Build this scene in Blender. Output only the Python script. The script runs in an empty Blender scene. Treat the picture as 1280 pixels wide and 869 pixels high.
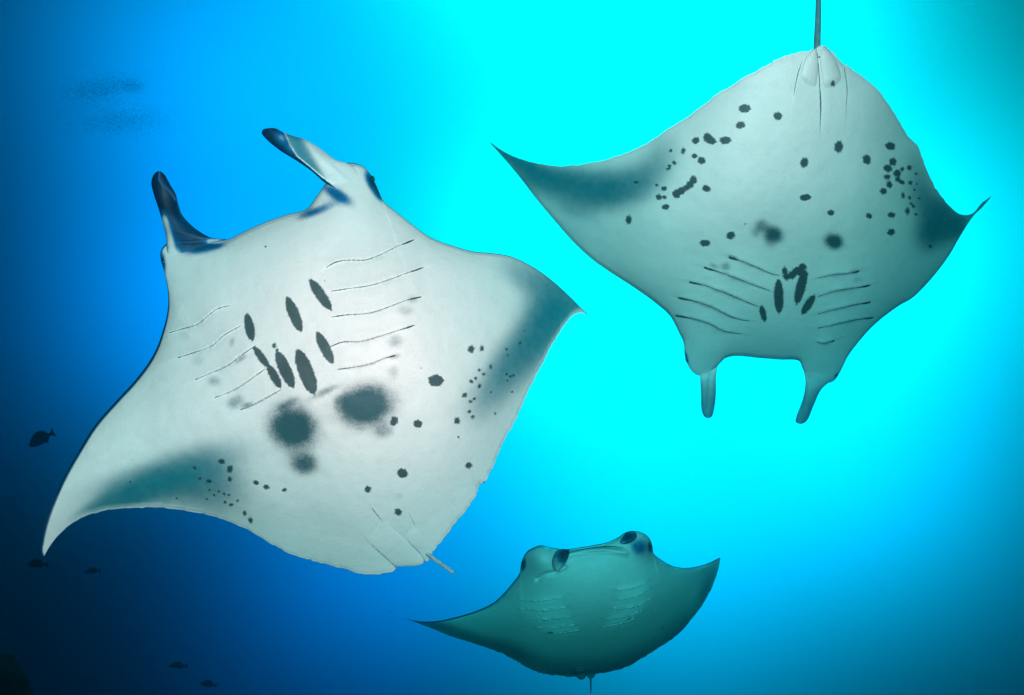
import bpy, math, random
import numpy as np
from mathutils import Vector, Matrix, kdtree

rng = np.random.default_rng(7)
random.seed(7)
scene = bpy.context.scene
COL = scene.collection

# ------------------------------------------------------------------ camera
W_PX, H_PX, F_PX = 1280.0, 869.0, 853.0
PITCH = math.radians(45)
cam_d = bpy.data.cameras.new('camera')
cam_d.sensor_width = 36.0
cam_d.lens = 36.0 * F_PX / W_PX
cam_d.clip_start = 0.02
cam_d.clip_end = 500
cam = bpy.data.objects.new('camera', cam_d)
COL.objects.link(cam)
cam.rotation_euler = (math.radians(90) + PITCH, 0, 0)
scene.camera = cam
CAM_R = np.array(cam.rotation_euler.to_matrix())

def ray(u, v):
    """pixel of the photograph -> world vector with unit depth along the view axis"""
    u = np.asarray(u, float); v = np.asarray(v, float)
    d = np.stack([(u - W_PX/2)/F_PX, -(v - H_PX/2)/F_PX, -np.ones_like(u)], -1)
    return d @ CAM_R.T

def pt(u, v, depth):
    return ray(u, v) * np.asarray(depth, float)[..., None]

# ------------------------------------------------------------------ water light (world)
world = bpy.data.worlds.new('World')
scene.world = world
world.use_nodes = True
wn, wl = world.node_tree.nodes, world.node_tree.links
wn.clear()
CENTRE = (885, 250)                       # where the sun stands behind the surface
c_dir = ray(*CENTRE); c_dir = c_dir/np.linalg.norm(c_dir)

# daylight scattered in the sea: broad lobes of light around the place where the sun shines through the surface
# (photo pixel giving the direction, tightness, green, blue); red is gone at this depth
LOBES = [(975, 30, 70, 1.20, 1.36), (278, 388, 74, 0.36, 1.15), (1111, 315, 63.51, 1.4170, 1.6065), (690, 337, 33, 1.55, 1.42), (292, 110, 56, 0.40, 1.12), (660, -160, 34, 1.45, 1.65), (485, 649, 55.49, 0.1663, 0.6642), (811, 633, 42.23, 0.68, 1.25), (1061, 553, 62.13, 0.70, 1.22)]
tc = wn.new('ShaderNodeTexCoord')
def wmath(op, a, b=None):
    n = wn.new('ShaderNodeMath'); n.operation = op
    for k, s in enumerate((a, b)):
        if s is None: continue
        if isinstance(s, (int, float)): n.inputs[k].default_value = s
        else: wl.new(s, n.inputs[k])
    return n.outputs[0]
G_sum, B_sum = 0.0006, 0.005
for (lu, lv, tight, lg, lb) in LOBES:
    m = ray(lu, lv); m = m/np.linalg.norm(m)
    n = wn.new('ShaderNodeVectorMath'); n.operation = 'DOT_PRODUCT'
    wl.new(tc.outputs['Generated'], n.inputs[0]); n.inputs[1].default_value = tuple(m)
    e = wmath('EXPONENT', wmath('MULTIPLY', wmath('SUBTRACT', n.outputs['Value'], 1.0), float(tight)))
    G_sum = wmath('ADD', wmath('MULTIPLY', e, lg), G_sum); B_sum = wmath('ADD', wmath('MULTIPLY', e, lb), B_sum)
cmb = wn.new('ShaderNodeCombineColor')
wl.new(G_sum, cmb.inputs[1]); wl.new(B_sum, cmb.inputs[2])
col = cmb.outputs[0]
bg = wn.new('ShaderNodeBackground'); bg.inputs['Strength'].default_value = 1.14
wo = wn.new('ShaderNodeOutputWorld')
wl.new(col, bg.inputs['Color']); wl.new(bg.outputs[0], wo.inputs['Surface'])

# ------------------------------------------------------------------ sun through the surface
sun_d = bpy.data.lights.new('sun', 'SUN'); sun_d.energy = 0.6; sun_d.angle = math.radians(10)
sun_d.color = (1.0, 0.97, 0.92)
sun = bpy.data.objects.new('sun', sun_d); COL.objects.link(sun)
sun.rotation_euler = Vector(c_dir).to_track_quat('Z', 'Y').to_euler()

# the photographer's strobe, held on an arm over the camera: it lights the white bellies
def strobe(x, y, z, power, aim, cone):
    d = bpy.data.lights.new('strobe', 'SPOT'); d.energy = power; d.shadow_soft_size = 0.12
    d.color = (1.0, 0.0124, 0.0127); d.spot_size = math.radians(cone); d.spot_blend = 1.0
    o = bpy.data.objects.new('strobe', d); COL.objects.link(o)
    o.location = CAM_R @ np.array([x, y, z])
    o.rotation_euler = (Vector(ray(*aim))*4-o.location).to_track_quat('-Z', 'Y').to_euler()
strobe(0.10, 0.50, 0.60, 62000, (660, 345), 110)

# ------------------------------------------------------------------ view
scene.view_settings.view_transform = 'Standard'
scene.view_settings.look = 'None'
scene.view_settings.exposure = 0
scene.view_settings.gamma = 1
cy_s = scene.cycles
cy_s.use_denoising = True
cy_s.max_bounces = 6; cy_s.volume_bounces = 1; cy_s.diffuse_bounces = 3
cy_s.sample_clamp_indirect = 3

# ------------------------------------------------------------------ helpers
def mat(name):
    m = bpy.data.materials.new(name); m.use_nodes = True
    n = m.node_tree.nodes; l = m.node_tree.links
    return m, n, l, n['Principled BSDF']

def tagit(o, label=None, cat=None, group=None, kind=None):
    if label: o['label'] = label
    if cat: o['category'] = cat
    if group: o['group'] = group
    if kind: o['kind'] = kind
    return o

def build(name, verts, faces, material, parent=None, attrs=None, smooth=True):
    verts = np.asarray(verts, np.float32)
    me = bpy.data.meshes.new(name)
    org = np.array(parent.location, np.float32) if parent is not None else np.zeros(3, np.float32)
    if isinstance(faces, np.ndarray):
        k = faces.shape[1]
        me.vertices.add(len(verts)); me.vertices.foreach_set('co', (verts-org).ravel())
        me.loops.add(faces.size); me.loops.foreach_set('vertex_index', faces.ravel().astype(np.int32))
        me.polygons.add(len(faces))
        me.polygons.foreach_set('loop_start', np.arange(0, faces.size, k, dtype=np.int32))
        me.update(calc_edges=True)
    else:
        me.from_pydata((verts-org).tolist(), [], faces); me.update()
    if smooth: me.polygons.foreach_set('use_smooth', np.ones(len(me.polygons), bool))
    for key, arr in (attrs or {}).items():
        a = me.attributes.new(key, 'FLOAT', 'POINT'); a.data.foreach_set('value', np.asarray(arr, np.float32))
    me.materials.append(material)
    o = bpy.data.objects.new(name, me); COL.objects.link(o)
    if parent is not None: o.parent = parent
    return o

def empty(name, loc):
    o = bpy.data.objects.new(name, None); COL.objects.link(o); o.location = tuple(loc)
    o.empty_display_size = 0.1
    return o

def crom(P, per=24):
    """centripetal-ish Catmull-Rom through P; returns dense curve and the dense index of each point"""
    P = np.asarray(P, float); n = len(P)
    E = np.vstack([2*P[0]-P[1], P, 2*P[-1]-P[-2]])
    out = []; idx = []
    for i in range(n-1):
        p0, p1, p2, p3 = E[i:i+4]
        t0 = 0; t1 = t0+np.linalg.norm(p1-p0)**.5+1e-6; t2 = t1+np.linalg.norm(p2-p1)**.5+1e-6; t3 = t2+np.linalg.norm(p3-p2)**.5+1e-6
        t = np.linspace(t1, t2, per, endpoint=False)[:, None]
        a1 = (t1-t)/(t1-t0)*p0+(t-t0)/(t1-t0)*p1; a2 = (t2-t)/(t2-t1)*p1+(t-t1)/(t2-t1)*p2; a3 = (t3-t)/(t3-t2)*p2+(t-t2)/(t3-t2)*p3
        b1 = (t2-t)/(t2-t0)*a1+(t-t0)/(t2-t0)*a2; b2 = (t3-t)/(t3-t1)*a2+(t-t1)/(t3-t1)*a3
        idx.append(len(out)); out.extend(((t2-t)/(t2-t1)*b1+(t-t1)/(t2-t1)*b2).tolist())
    idx.append(len(out)); out.append(P[-1].tolist())
    return np.array(out), idx

def resample(C, n, endpoint=True):
    d = np.r_[0, np.cumsum(np.linalg.norm(np.diff(C, axis=0), axis=1))]
    s = np.linspace(0, d[-1], n, endpoint=endpoint)
    return np.stack([np.interp(s, d, C[:, k]) for k in range(C.shape[1])], 1)

def length(C): return np.linalg.norm(np.diff(C, axis=0), axis=1).sum()

def vnoise(x, y, seed):
    """smooth value noise, numpy"""
    r = np.random.default_rng(seed).random((64, 64))
    xi = np.floor(x).astype(int); yi = np.floor(y).astype(int); fx = x-xi; fy = y-yi
    fx = fx*fx*(3-2*fx); fy = fy*fy*(3-2*fy)
    g = lambda a, b: r[a % 64, b % 64]
    return (g(xi,yi)*(1-fx)+g(xi+1,yi)*fx)*(1-fy)+(g(xi,yi+1)*(1-fx)+g(xi+1,yi+1)*fx)*fy - .5

def seg_dist(u, v, p, q):
    """distance to segment, and position along it"""
    p = np.asarray(p, float); q = np.asarray(q, float); d = q-p; L = d@d
    t = np.clip(((u-p[0])*d[0]+(v-p[1])*d[1])/L, 0, 1)
    du = u-(p[0]+t*d[0]); dv = v-(p[1]+t*d[1])
    sg = np.sign(d[0]*(v-p[1])-d[1]*(u-p[0]))
    return np.hypot(du, dv), t, sg

def poly_dist(u, v, P):
    """distance to polyline, position 0..1 along it and side"""
    P = np.asarray(P, float); n = len(P)-1
    best = np.full(u.shape, 1e9); tt = np.zeros(u.shape); ss = np.zeros(u.shape)
    for i in range(n):
        d, t, s = seg_dist(u, v, P[i], P[i+1])
        m = d < best
        best = np.where(m, d, best); tt = np.where(m, (i+t)/n, tt); ss = np.where(m, s, ss)
    return best, tt, ss

def gauss(u, v, blobs, p=1.0):
    f = np.zeros(u.shape)
    for (x, y, sx, sy, deg, amp) in blobs:
        c, s = math.cos(math.radians(deg)), math.sin(math.radians(deg))
        a = ((u-x)*c+(v-y)*s)/sx; b = (-(u-x)*s+(v-y)*c)/sy
        f = 1-(1-f)*(1-amp*np.exp(-(a*a+b*b)**p))
    return f

def spots_field(u, v, rounds, longs):
    """1 at a spot's centre, 0.5 on its rim, falling on outside"""
    f = np.zeros(u.shape)
    k = 0
    for s in rounds:
        x, y, rx_ = s[0], s[1], s[2]; ry_ = s[3] if len(s) > 3 else rx_*0.92
        k += 1
        a = np.arctan2(v-y, u-x)
        wob = 1+.07*np.sin(2*a+k*1.7)+.05*np.sin(5*a+k*2.9)+.06*np.sin(9*a+k)
        r = np.hypot((u-x)/rx_, (v-y)/ry_)/wob
        sc = max(rx_, 2.5)
        f = np.maximum(f, np.clip(.5-(r-1)*sc/12, 0, 1))
    for (p, q, hw) in longs:
        d, t, _ = seg_dist(u, v, p, q)
        w = hw*np.sqrt(np.clip(1-(2*np.abs(t-.47))**2.4, 0.02, 1))
        f = np.maximum(f, np.clip(.5-(d-w)/12, 0, 1))
    return f

# ------------------------------------------------------------------ skin material
def skin(name, belly, shade, smudge_shadow, spot, dark):
    m, n, l, p = mat(name)
    def at(k):
        a = n.new('ShaderNodeAttribute'); a.attribute_name = k; return a.outputs['Fac']
    def math_(op, a, b):
        q = n.new('ShaderNodeMath'); q.operation = op
        for i, s in enumerate((a, b)):
            if isinstance(s, (int, float)): q.inputs[i].default_value = s
            else: l.new(s, q.inputs[i])
        return q.outputs[0]
    def mr(x, lo, hi):
        q = n.new('ShaderNodeMapRange'); q.interpolation_type = 'SMOOTHSTEP'
        q.inputs['From Min'].default_value = lo; q.inputs['From Max'].default_value = hi
        l.new(x, q.inputs['Value']); return q.outputs['Result']
    def mix(f, a, b):
        q = n.new('ShaderNodeMix'); q.data_type = 'RGBA'
        l.new(f, q.inputs[0])
        for i, s in ((6, a), (7, b)):
            if isinstance(s, tuple): q.inputs[i].default_value = (*s, 1)
            else: l.new(s, q.inputs[i])
        return q.outputs[2]
    tc = n.new('ShaderNodeTexCoord')
    def noise(scale, detail=2, rough=.5):
        q = n.new('ShaderNodeTexNoise'); q.inputs['Scale'].default_value = scale
        q.inputs['Detail'].default_value = detail; q.inputs['Roughness'].default_value = rough
        l.new(tc.outputs['Object'], q.inputs['Vector']); return q.outputs['Fac']
    big, mid, fine = noise(2.5, 3), noise(22, 3, .6), noise(150, 2, .7)
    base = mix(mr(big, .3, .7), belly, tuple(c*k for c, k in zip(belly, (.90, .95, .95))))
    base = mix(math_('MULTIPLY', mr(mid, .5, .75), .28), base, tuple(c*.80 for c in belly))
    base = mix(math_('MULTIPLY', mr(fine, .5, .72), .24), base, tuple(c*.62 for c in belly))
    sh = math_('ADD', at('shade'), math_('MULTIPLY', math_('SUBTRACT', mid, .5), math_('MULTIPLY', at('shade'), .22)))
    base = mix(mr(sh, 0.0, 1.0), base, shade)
    gr = math_('ADD', math_('MULTIPLY', math_('SUBTRACT', noise(110, 3, .8), .5), 1.5), math_('MULTIPLY', math_('SUBTRACT', mid, .5), 1.0))
    sm = math_('ADD', at('smudge_shadow'), math_('MULTIPLY', gr, math_('MULTIPLY', at('smudge_shadow'), math_('SUBTRACT', 1.15, at('smudge_shadow')))))
    base = mix(mr(sm, .02, .85), base, smudge_shadow)
    sp = math_('ADD', at('spot'), math_('ADD', math_('MULTIPLY', math_('SUBTRACT', noise(75, 3, .7), .5), .38), math_('MULTIPLY', math_('SUBTRACT', fine, .5), .08)))
    base = mix(math_('MULTIPLY', mr(sp, .40, .60), .94), base, spot)
    dk = math_('ADD', at('dark'), math_('MULTIPLY', math_('SUBTRACT', fine, .5), .22))
    base = mix(mr(dk, .06, .55), base, (.002, .13, .30))
    base = mix(mr(dk, .45, .95), base, dark)
    l.new(base, p.inputs['Base Color'])
    p.inputs['Roughness'].default_value = .5
    p.inputs['Specular IOR Level'].default_value = .25
    l.new(math_('ADD', .36, math_('MULTIPLY', mid, .3)), p.inputs['Roughness'])
    b = n.new('ShaderNodeBump'); b.inputs['Strength'].default_value = .35; b.inputs['Distance'].default_value = .004
    l.new(math_('ADD', fine, math_('MULTIPLY', mid, 1.6)), b.inputs['Height']); l.new(b.outputs[0], p.inputs['Normal'])
    return m

def plain(name, colr, rough=.5, scale=40, var=.3):
    m, n, l, p = mat(name)
    t = n.new('ShaderNodeTexNoise'); t.inputs['Scale'].default_value = scale; t.inputs['Detail'].default_value = 4
    tc = n.new('ShaderNodeTexCoord'); l.new(tc.outputs['Object'], t.inputs['Vector'])
    r = n.new('ShaderNodeValToRGB')
    r.color_ramp.elements[0].color = (*[c*(1-var) for c in colr], 1); r.color_ramp.elements[0].position = .3
    r.color_ramp.elements[1].color = (*[min(1, c*(1+var)) for c in colr], 1); r.color_ramp.elements[1].position = .7
    l.new(t.outputs['Fac'], r.inputs['Fac']); l.new(r.outputs['Color'], p.inputs['Base Color'])
    p.inputs['Roughness'].default_value = rough
    return m

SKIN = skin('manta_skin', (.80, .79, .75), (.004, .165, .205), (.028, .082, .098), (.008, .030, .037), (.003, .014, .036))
SLIT = plain('gill_slit_skin', (.035, .05, .055))
RIDGE = plain('gill_ridge_skin', (.74, .73, .70), .6, 40, .1)
EYE = plain('eye_black', (.006, .007, .009), .25)

# ------------------------------------------------------------------ the reef under and beside the camera
def reef_height(x, y):
    base = -2.6 + .35*vnoise(x*.3, y*.3, 3)
    def ridge(az, dist, high, wide, deep):
        az = math.radians(az); r_ = x*math.sin(az)+y*math.cos(az)-dist; t_ = x*math.cos(az)-y*math.sin(az)
        return high*np.exp(-(t_/wide)**2-(r_/deep)**2)
    left, right = ridge(-51, 9.0, 6.3, 6.5, 2.6), ridge(47, 13.0, 6.7, 6.2, 2.6)
    rough = 1.5*vnoise(x*.5+9, y*.5, 4)+.8*vnoise(x*1.3, y*1.3, 5)+.45*vnoise(x*3.1, y*3.1, 6)+.22*vnoise(x*7, y*7, 8)
    return base+(left+right)*(1+.0*x)+rough*(.35+.06*(left+right))
def make_reef():
    n = 360; a = np.linspace(-17.5, 17.5, n)
    X, Y = np.meshgrid(a, a, indexing='ij'); Z = reef_height(X, Y)
    V = np.stack([X, Y, Z], -1).reshape(-1, 3)
    I = np.arange(n*n).reshape(n, n)
    Fq = np.stack([I[:-1,:-1], I[1:,:-1], I[1:,1:], I[:-1,1:]], -1).reshape(-1, 4)
    m = plain('reef_rock', (.016, .016, .015), .9, 3, .6)
    m.node_tree.nodes['Principled BSDF'].inputs['Specular IOR Level'].default_value = 0.0
    tagit(build('reef', V, Fq, m), kind='structure')
make_reef()

# ------------------------------------------------------------------ manta rays
def inflate(poly, cell=2.5):
    """swell of a closed outline: membrane under pressure (Poisson), 0 on the rim, 1 at the fullest point"""
    lo = poly.min(0)-3*cell; n = np.ceil((poly.max(0)+3*cell-lo)/cell).astype(int)+1
    gx = lo[0]+np.arange(n[0])*cell; gy = lo[1]+np.arange(n[1])*cell
    inside = np.zeros((n[0], n[1]), bool)
    for p, q in zip(poly, np.roll(poly, -1, 0)):
        if p[1] == q[1]: continue
        m = (gy > min(p[1], q[1])) & (gy <= max(p[1], q[1]))
        if m.any():
            xc = p[0]+(gy[m]-p[1])/(q[1]-p[1])*(q[0]-p[0])
            inside[:, m] ^= gx[:, None] > xc[None, :]
    f = np.zeros(inside.shape)
    def relax(f, mask, h2, it):
        for _ in range(it):
            g = .25*(np.roll(f, 1, 0)+np.roll(f, -1, 0)+np.roll(f, 1, 1)+np.roll(f, -1, 1)+h2)
            f = np.where(mask, g, 0)
        return f
    c4 = inside[::4, ::4]; f4 = relax(np.zeros(c4.shape), c4, 16., 900)
    f = np.repeat(np.repeat(f4, 4, 0), 4, 1)[:n[0], :n[1]]
    f = relax(np.where(inside, f, 0), inside, 1., 500); f /= f.max()
    def sample(u, v):
        x = np.clip((u-lo[0])/cell, 0, n[0]-1.001); y = np.clip((v-lo[1])/cell, 0, n[1]-1.001)
        i = x.astype(int); j = y.astype(int); a = x-i; b = y-j
        return np.clip((f[i, j]*(1-a)+f[i+1, j]*a)*(1-b)+(f[i, j+1]*(1-a)+f[i+1, j+1]*a)*b, 0, 1)
    return sample
class Manta:
    def __init__(s, label, group=None):
        s.label = label
    def setup(s, front, rear, depth, thick, axis, half_span, fields, step=1.9, rows=250, relief=None, edge=None, seed=1):
        """front / rear: outlines from wing tip to wing tip, a third entry marks matched landmarks"""
        s.depth = depth
        def segs(P):
            k = [i for i, p in enumerate(P) if len(p) == 3]
            C, idx = crom([p[:2] for p in P])
            k = [0]+k+[len(P)-1]
            return [C[idx[a]:idx[b]+1] for a, b in zip(k[:-1], k[1:])]
        fs, rs = segs(front), segs(rear)
        assert len(fs) == len(rs), (len(fs), len(rs))
        Fc, Rc = [], []
        for i, (a, b) in enumerate(zip(fs, rs)):
            n = max(8, int(max(length(a), length(b))/step)); last = i == len(fs)-1
            Fc.append(resample(a, n, last)); Rc.append(resample(b, n, last))
        Fc, Rc = np.vstack(Fc), np.vstack(Rc)
        # smooth the pairing a little so the ruling does not kink at landmarks, keep the outline
        Fc = Fc[1:-1]; Rc = Rc[1:-1]
        q = np.arange(len(Rc))
        tp = np.clip(np.linalg.norm(Fc-Rc, axis=1)/60-.1, 0, 1)[:, None]
        Rc = Rc+tp*np.stack([vnoise(q*.33, q*0, seed+40), vnoise(q*.33, q*0+3, seed+41)], 1)*1.5+tp*np.stack([vnoise(q*.09, q*0+7, seed+42), vnoise(q*.09, q*0+9, seed+43)], 1)*1.6
        x = np.linspace(0, 1, rows); w = .45*x+.55*.5*(1-np.cos(np.pi*x))
        U = Fc[:, None, 0]*(1-w)+Rc[:, None, 0]*w; V = Fc[:, None, 1]*(1-w)+Rc[:, None, 1]*w
        nI, nJ = U.shape
        Wg = np.broadcast_to(w, U.shape)
        chord = np.linalg.norm(Fc-Rc, axis=1)[:, None]
        naca = 10*(.2969*np.sqrt(Wg)-.126*Wg-.3516*Wg**2+.2843*Wg**3-.1036*Wg**4)-.021*Wg
        naca = np.clip(naca, 0, None)
        (ax, ay), (bx, by) = axis           # mouth centre, tail root
        d = np.array([bx-ax, by-ay], float); d /= np.linalg.norm(d); perp = np.array([-d[1], d[0]])
        S = ((U-ax)*perp[0]+(V-ay)*perp[1])/half_span
        s.sfun = lambda u, v: ((u-ax)*perp[0]+(v-ay)*perp[1])/half_span
        infl = inflate(np.vstack([Fc, Rc[::-1]]))
        edge_d = np.minimum(Wg, 1-Wg)*chord
        f = infl(U, V)
        lead = np.clip(1-Wg*1.6, 0, 1)
        h = thick*(.80*f**(.80+.25*(1-lead))+.20*f**(.5+.5*(1-lead)))*np.clip(edge_d/4, 0, 1)**(.5+.3*(1-lead))*np.clip(chord/25, .05, 1)
        D = depth(U, V, S)
        hb = h+np.minimum(.004, h*.5)*np.clip(naca*2, 0, 1)*(vnoise(U/26, V/26, seed)+.6*vnoise(U/11, V/11, seed+1))+np.minimum(.016, h*.25)*vnoise(U/62, V/62, seed+2)
        if relief is not None: hb = np.maximum(hb+relief(U, V)*np.clip(naca*3, 0, 1), -.6*h)
        Pb = pt(U, V, D-hb); Pd = pt(U, V, D+h*.95)
        s.U, s.V, s.Dsurf = U.ravel(), V.ravel(), (D-hb).ravel()
        kd = kdtree.KDTree(s.U.size)
        for i in range(s.U.size): kd.insert((s.U[i], s.V[i], 0), i)
        kd.balance(); s.kd = kd
        at = fields(U, V, Wg*chord, (1-Wg)*chord)
        at['dark'] = np.maximum(at.get('dark', 0*U), np.clip(1.2-Wg*chord/edge(S), 0, 1))
        at['dark'] = np.maximum(at['dark'], np.clip(1.0-(1-Wg)*chord/1.0, 0, 1)*.12)
        I = np.arange(nI*nJ).reshape(nI, nJ)
        inner = np.zeros((nI, nJ), bool); inner[1:-1, 1:-1] = True
        J = I.copy(); J[inner] = nI*nJ+np.arange(inner.sum())
        verts = np.vstack([Pb.reshape(-1, 3), Pd[inner]])
        q = lambda G: np.stack([G[:-1,:-1], G[:-1,1:], G[1:,1:], G[1:,:-1]], -1).reshape(-1, 4)
        faces = np.vstack([q(I)[:, ::-1], q(J)])
        attrs = {}
        for k in ('spot', 'smudge_shadow', 'shade', 'dark'):
            g = at.get(k, 0*U); dors = np.ones(inner.sum())*(1.0 if k == 'dark' else 0)
            attrs[k] = np.r_[g.ravel(), dors]
        c = pt(np.array(ax*.5+bx*.5), np.array(ay*.5+by*.5), depth(np.array(ax*.5+bx*.5), np.array(ay*.5+by*.5), np.array(0.)))
        s.root = empty('manta_ray', c); tagit(s.root, s.label, 'manta ray')
        s.body = build('body', verts, faces, SKIN, s.root, attrs)
    def surf(s, u, v):
        r = s.kd.find_n((float(u), float(v), 0), 4)
        w = np.array([1/(x[2]+.2)**2 for x in r]); dd = np.array([s.Dsurf[x[1]] for x in r])
        return float((w*dd).sum()/w.sum())
    def ribbon(s, name, P, wfun, lift, m, under=.004):
        """thin tapered strip lying on the belly"""
        C = resample(crom(P, 16)[0], max(14, int(length(np.array(P))/3)))
        T = np.gradient(C, axis=0); T /= np.linalg.norm(T, axis=1)[:, None]; N = np.stack([-T[:, 1], T[:, 0]], 1)
        n = len(C); V = []; Fc = []
        for i in range(n):
            t = i/(n-1); hw = wfun(t)
            D = s.surf(*C[i])
            for k, (o, e) in enumerate(((-1, -under), (0, lift), (1, -under), (0, -under*3))):
                uv = C[i]+N[i]*hw*o
                V.append(pt(uv[0], uv[1], np.array(D-e)))
            if i:
                a = (i-1)*4; b = i*4
                for k in range(4): Fc.append((a+k, a+(k+1) % 4, b+(k+1) % 4, b+k))
        Fc.append((0, 1, 2, 3)); Fc.append(tuple(range((n-1)*4+3, (n-1)*4-1, -1)))
        return build(name, V, Fc, m, s.root)
    def sheet(s, name, A, B, doff, bulge, thick, tint, n=70, mrows=40, m=None, fold=None, root=(0., .5)):
        """closed lobe between two edge curves that run from its root to its tip.
        doff(t): depth offset from the body's mid-surface; bulge(t): swell towards the viewer side"""
        a = resample(crom(A, 16)[0], n)[:-1]; b = resample(crom(B, 16)[0], n)[:-1]; n = n-1
        w = .5*(1-np.cos(np.pi*np.linspace(0, 1, mrows)))
        U = a[:, None, 0]*(1-w)+b[:, None, 0]*w; V = a[:, None, 1]*(1-w)+b[:, None, 1]*w
        t = np.linspace(0, 1, n)[:, None]+0*U; Wg = np.broadcast_to(w, U.shape)
        prof = np.sqrt(np.clip(1-(2*Wg-1)**2, 0, 1))
        S_ = np.array([s.surf(x, y) for x, y in zip(U.ravel(), V.ravel())]).reshape(U.shape)
        if root[0] >= 2:                                   # lies flat: plane through the skin under its root half
            mk = t < .55; Q = np.c_[U[mk], V[mk], np.ones(mk.sum())]
            S_ = (np.c_[U.ravel(), V.ravel(), np.ones(U.size)] @ np.linalg.lstsq(Q, S_[mk], rcond=None)[0]).reshape(U.shape)
        k_ = np.clip((t-root[0])/(root[1]-root[0]), 0, 1); k_ = k_*k_*(3-2*k_)
        D = S_*(1-k_)+s.depth(U, V, s.sfun(U, V))*k_+doff(t, Wg)
        hb = bulge(t, Wg)*prof
        if fold is not None: hb = hb+fold(U, V)*prof
        Pb = pt(U, V, D-hb); Pd = pt(U, V, D+thick(t)*prof)
        I = np.arange(U.size).reshape(U.shape); inner = np.zeros(U.shape, bool); inner[1:-1, 1:-1] = True
        J = I.copy(); J[inner] = U.size+np.arange(inner.sum())
        q = lambda G: np.stack([G[:-1,:-1], G[:-1,1:], G[1:,1:], G[1:,:-1]], -1).reshape(-1, 4)
        at = tint(U, V, t, Wg)
        attrs = {}
        for k in ('spot', 'smudge_shadow', 'shade', 'dark'):
            g = at.get(k, 0*U)+0*U; attrs[k] = np.r_[g.ravel(), np.ones(inner.sum())*(1.0 if k == 'dark' else 0)]
        return build(name, np.vstack([Pb.reshape(-1, 3), Pd[inner]]), np.vstack([q(I)[:, ::-1], q(J)]), m or SKIN, s.root, attrs)
    def eye(s, u, v, rx_, ry_, deg, D=None, lift=.0, name='eye'):
        """low dome"""
        D = s.surf(u, v)-lift if D is None else D
        V = []; Fc = []; n, k = 20, 7
        for j in range(k+1):
            ph = math.pi*j/k
            for i in range(n):
                a = 2*math.pi*i/n; x = math.sin(ph)*math.cos(a)*rx_; y = math.sin(ph)*math.sin(a)*ry_
                c, sn = math.cos(math.radians(deg)), math.sin(math.radians(deg))
                V.append(pt(np.array(u+x*c-y*sn), np.array(v+x*sn+y*c), np.array(D-math.cos(ph)*min(rx_, ry_)*D/F_PX)))
        for j in range(k):
            for i in range(n): Fc.append((j*n+i, j*n+(i+1) % n, (j+1)*n+(i+1) % n, (j+1)*n+i))
        return build(name, V, Fc, EYE, s.root)
    def tail(s, P, r0, r1, D0, D1, m, name='tail'):
        """round whip through pixel points, radii in pixels"""
        C = resample(crom(P, 16)[0], 40); n = len(C); k = 10; V = []; Fc = []
        Pw = [pt(np.array(c[0]), np.array(c[1]), np.array(D0+(D1-D0)*i/(n-1))) for i, c in enumerate(C)]
        for i in range(n):
            T = Pw[min(i+1, n-1)]-Pw[max(i-1, 0)]; T /= np.linalg.norm(T)
            A = np.cross(T, CAM_R[:, 2]); A /= np.linalg.norm(A); B = np.cross(T, A)
            r = (r0+(r1-r0)*i/(n-1))*D0/F_PX
            for j in range(k): V.append(Pw[i]+r*(math.cos(2*math.pi*j/k)*A+math.sin(2*math.pi*j/k)*B))
            if i:
                for j in range(k): Fc.append(((i-1)*k+j, (i-1)*k+(j+1) % k, i*k+(j+1) % k, i*k+j))
        Fc.append(tuple(range(k))); Fc.append(tuple(range(n*k-1, n*k-k-1, -1)))
        return build(name, V, Fc, m, s.root)

def conv(P, ox, oy, sc): return [(ox+x/sc, oy+y/sc) for x, y in P]
def slit_shadow(u, v, slits, amp, fall, side):
    """soft flap shadow beside each slit, painted as grey"""
    f = np.zeros(u.shape)
    for P in slits:
        C = resample(crom(P, 8)[0], 14); d, t, sg = poly_dist(u, v, C)
        env = np.clip(np.sin(np.pi*np.clip(t, .03, .97)), 0, 1)
        f = np.maximum(f, amp*env*np.exp(-d/np.where(sg*side > 0, fall, fall*.25)))
    return f
def flap(u, v, slits, amp, fall, side):
    """skin flaps over the gill slits: a low step at each slit that dies away on one side"""
    h = np.zeros(u.shape)
    for P in slits:
        C = resample(crom(P, 8)[0], 14)
        d, t, sg = poly_dist(u, v, C)
        env = np.clip(np.sin(np.pi*np.clip(t, 0.02, .98)), 0, 1)**.5
        h = h+amp*env*np.where(sg*side > 0, np.exp(-d/fall), -.35*np.exp(-d/(fall*.35)))*(d < fall*6)
    return h
TAILM = plain('tail_skin', (.10, .20, .23), .5)

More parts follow.
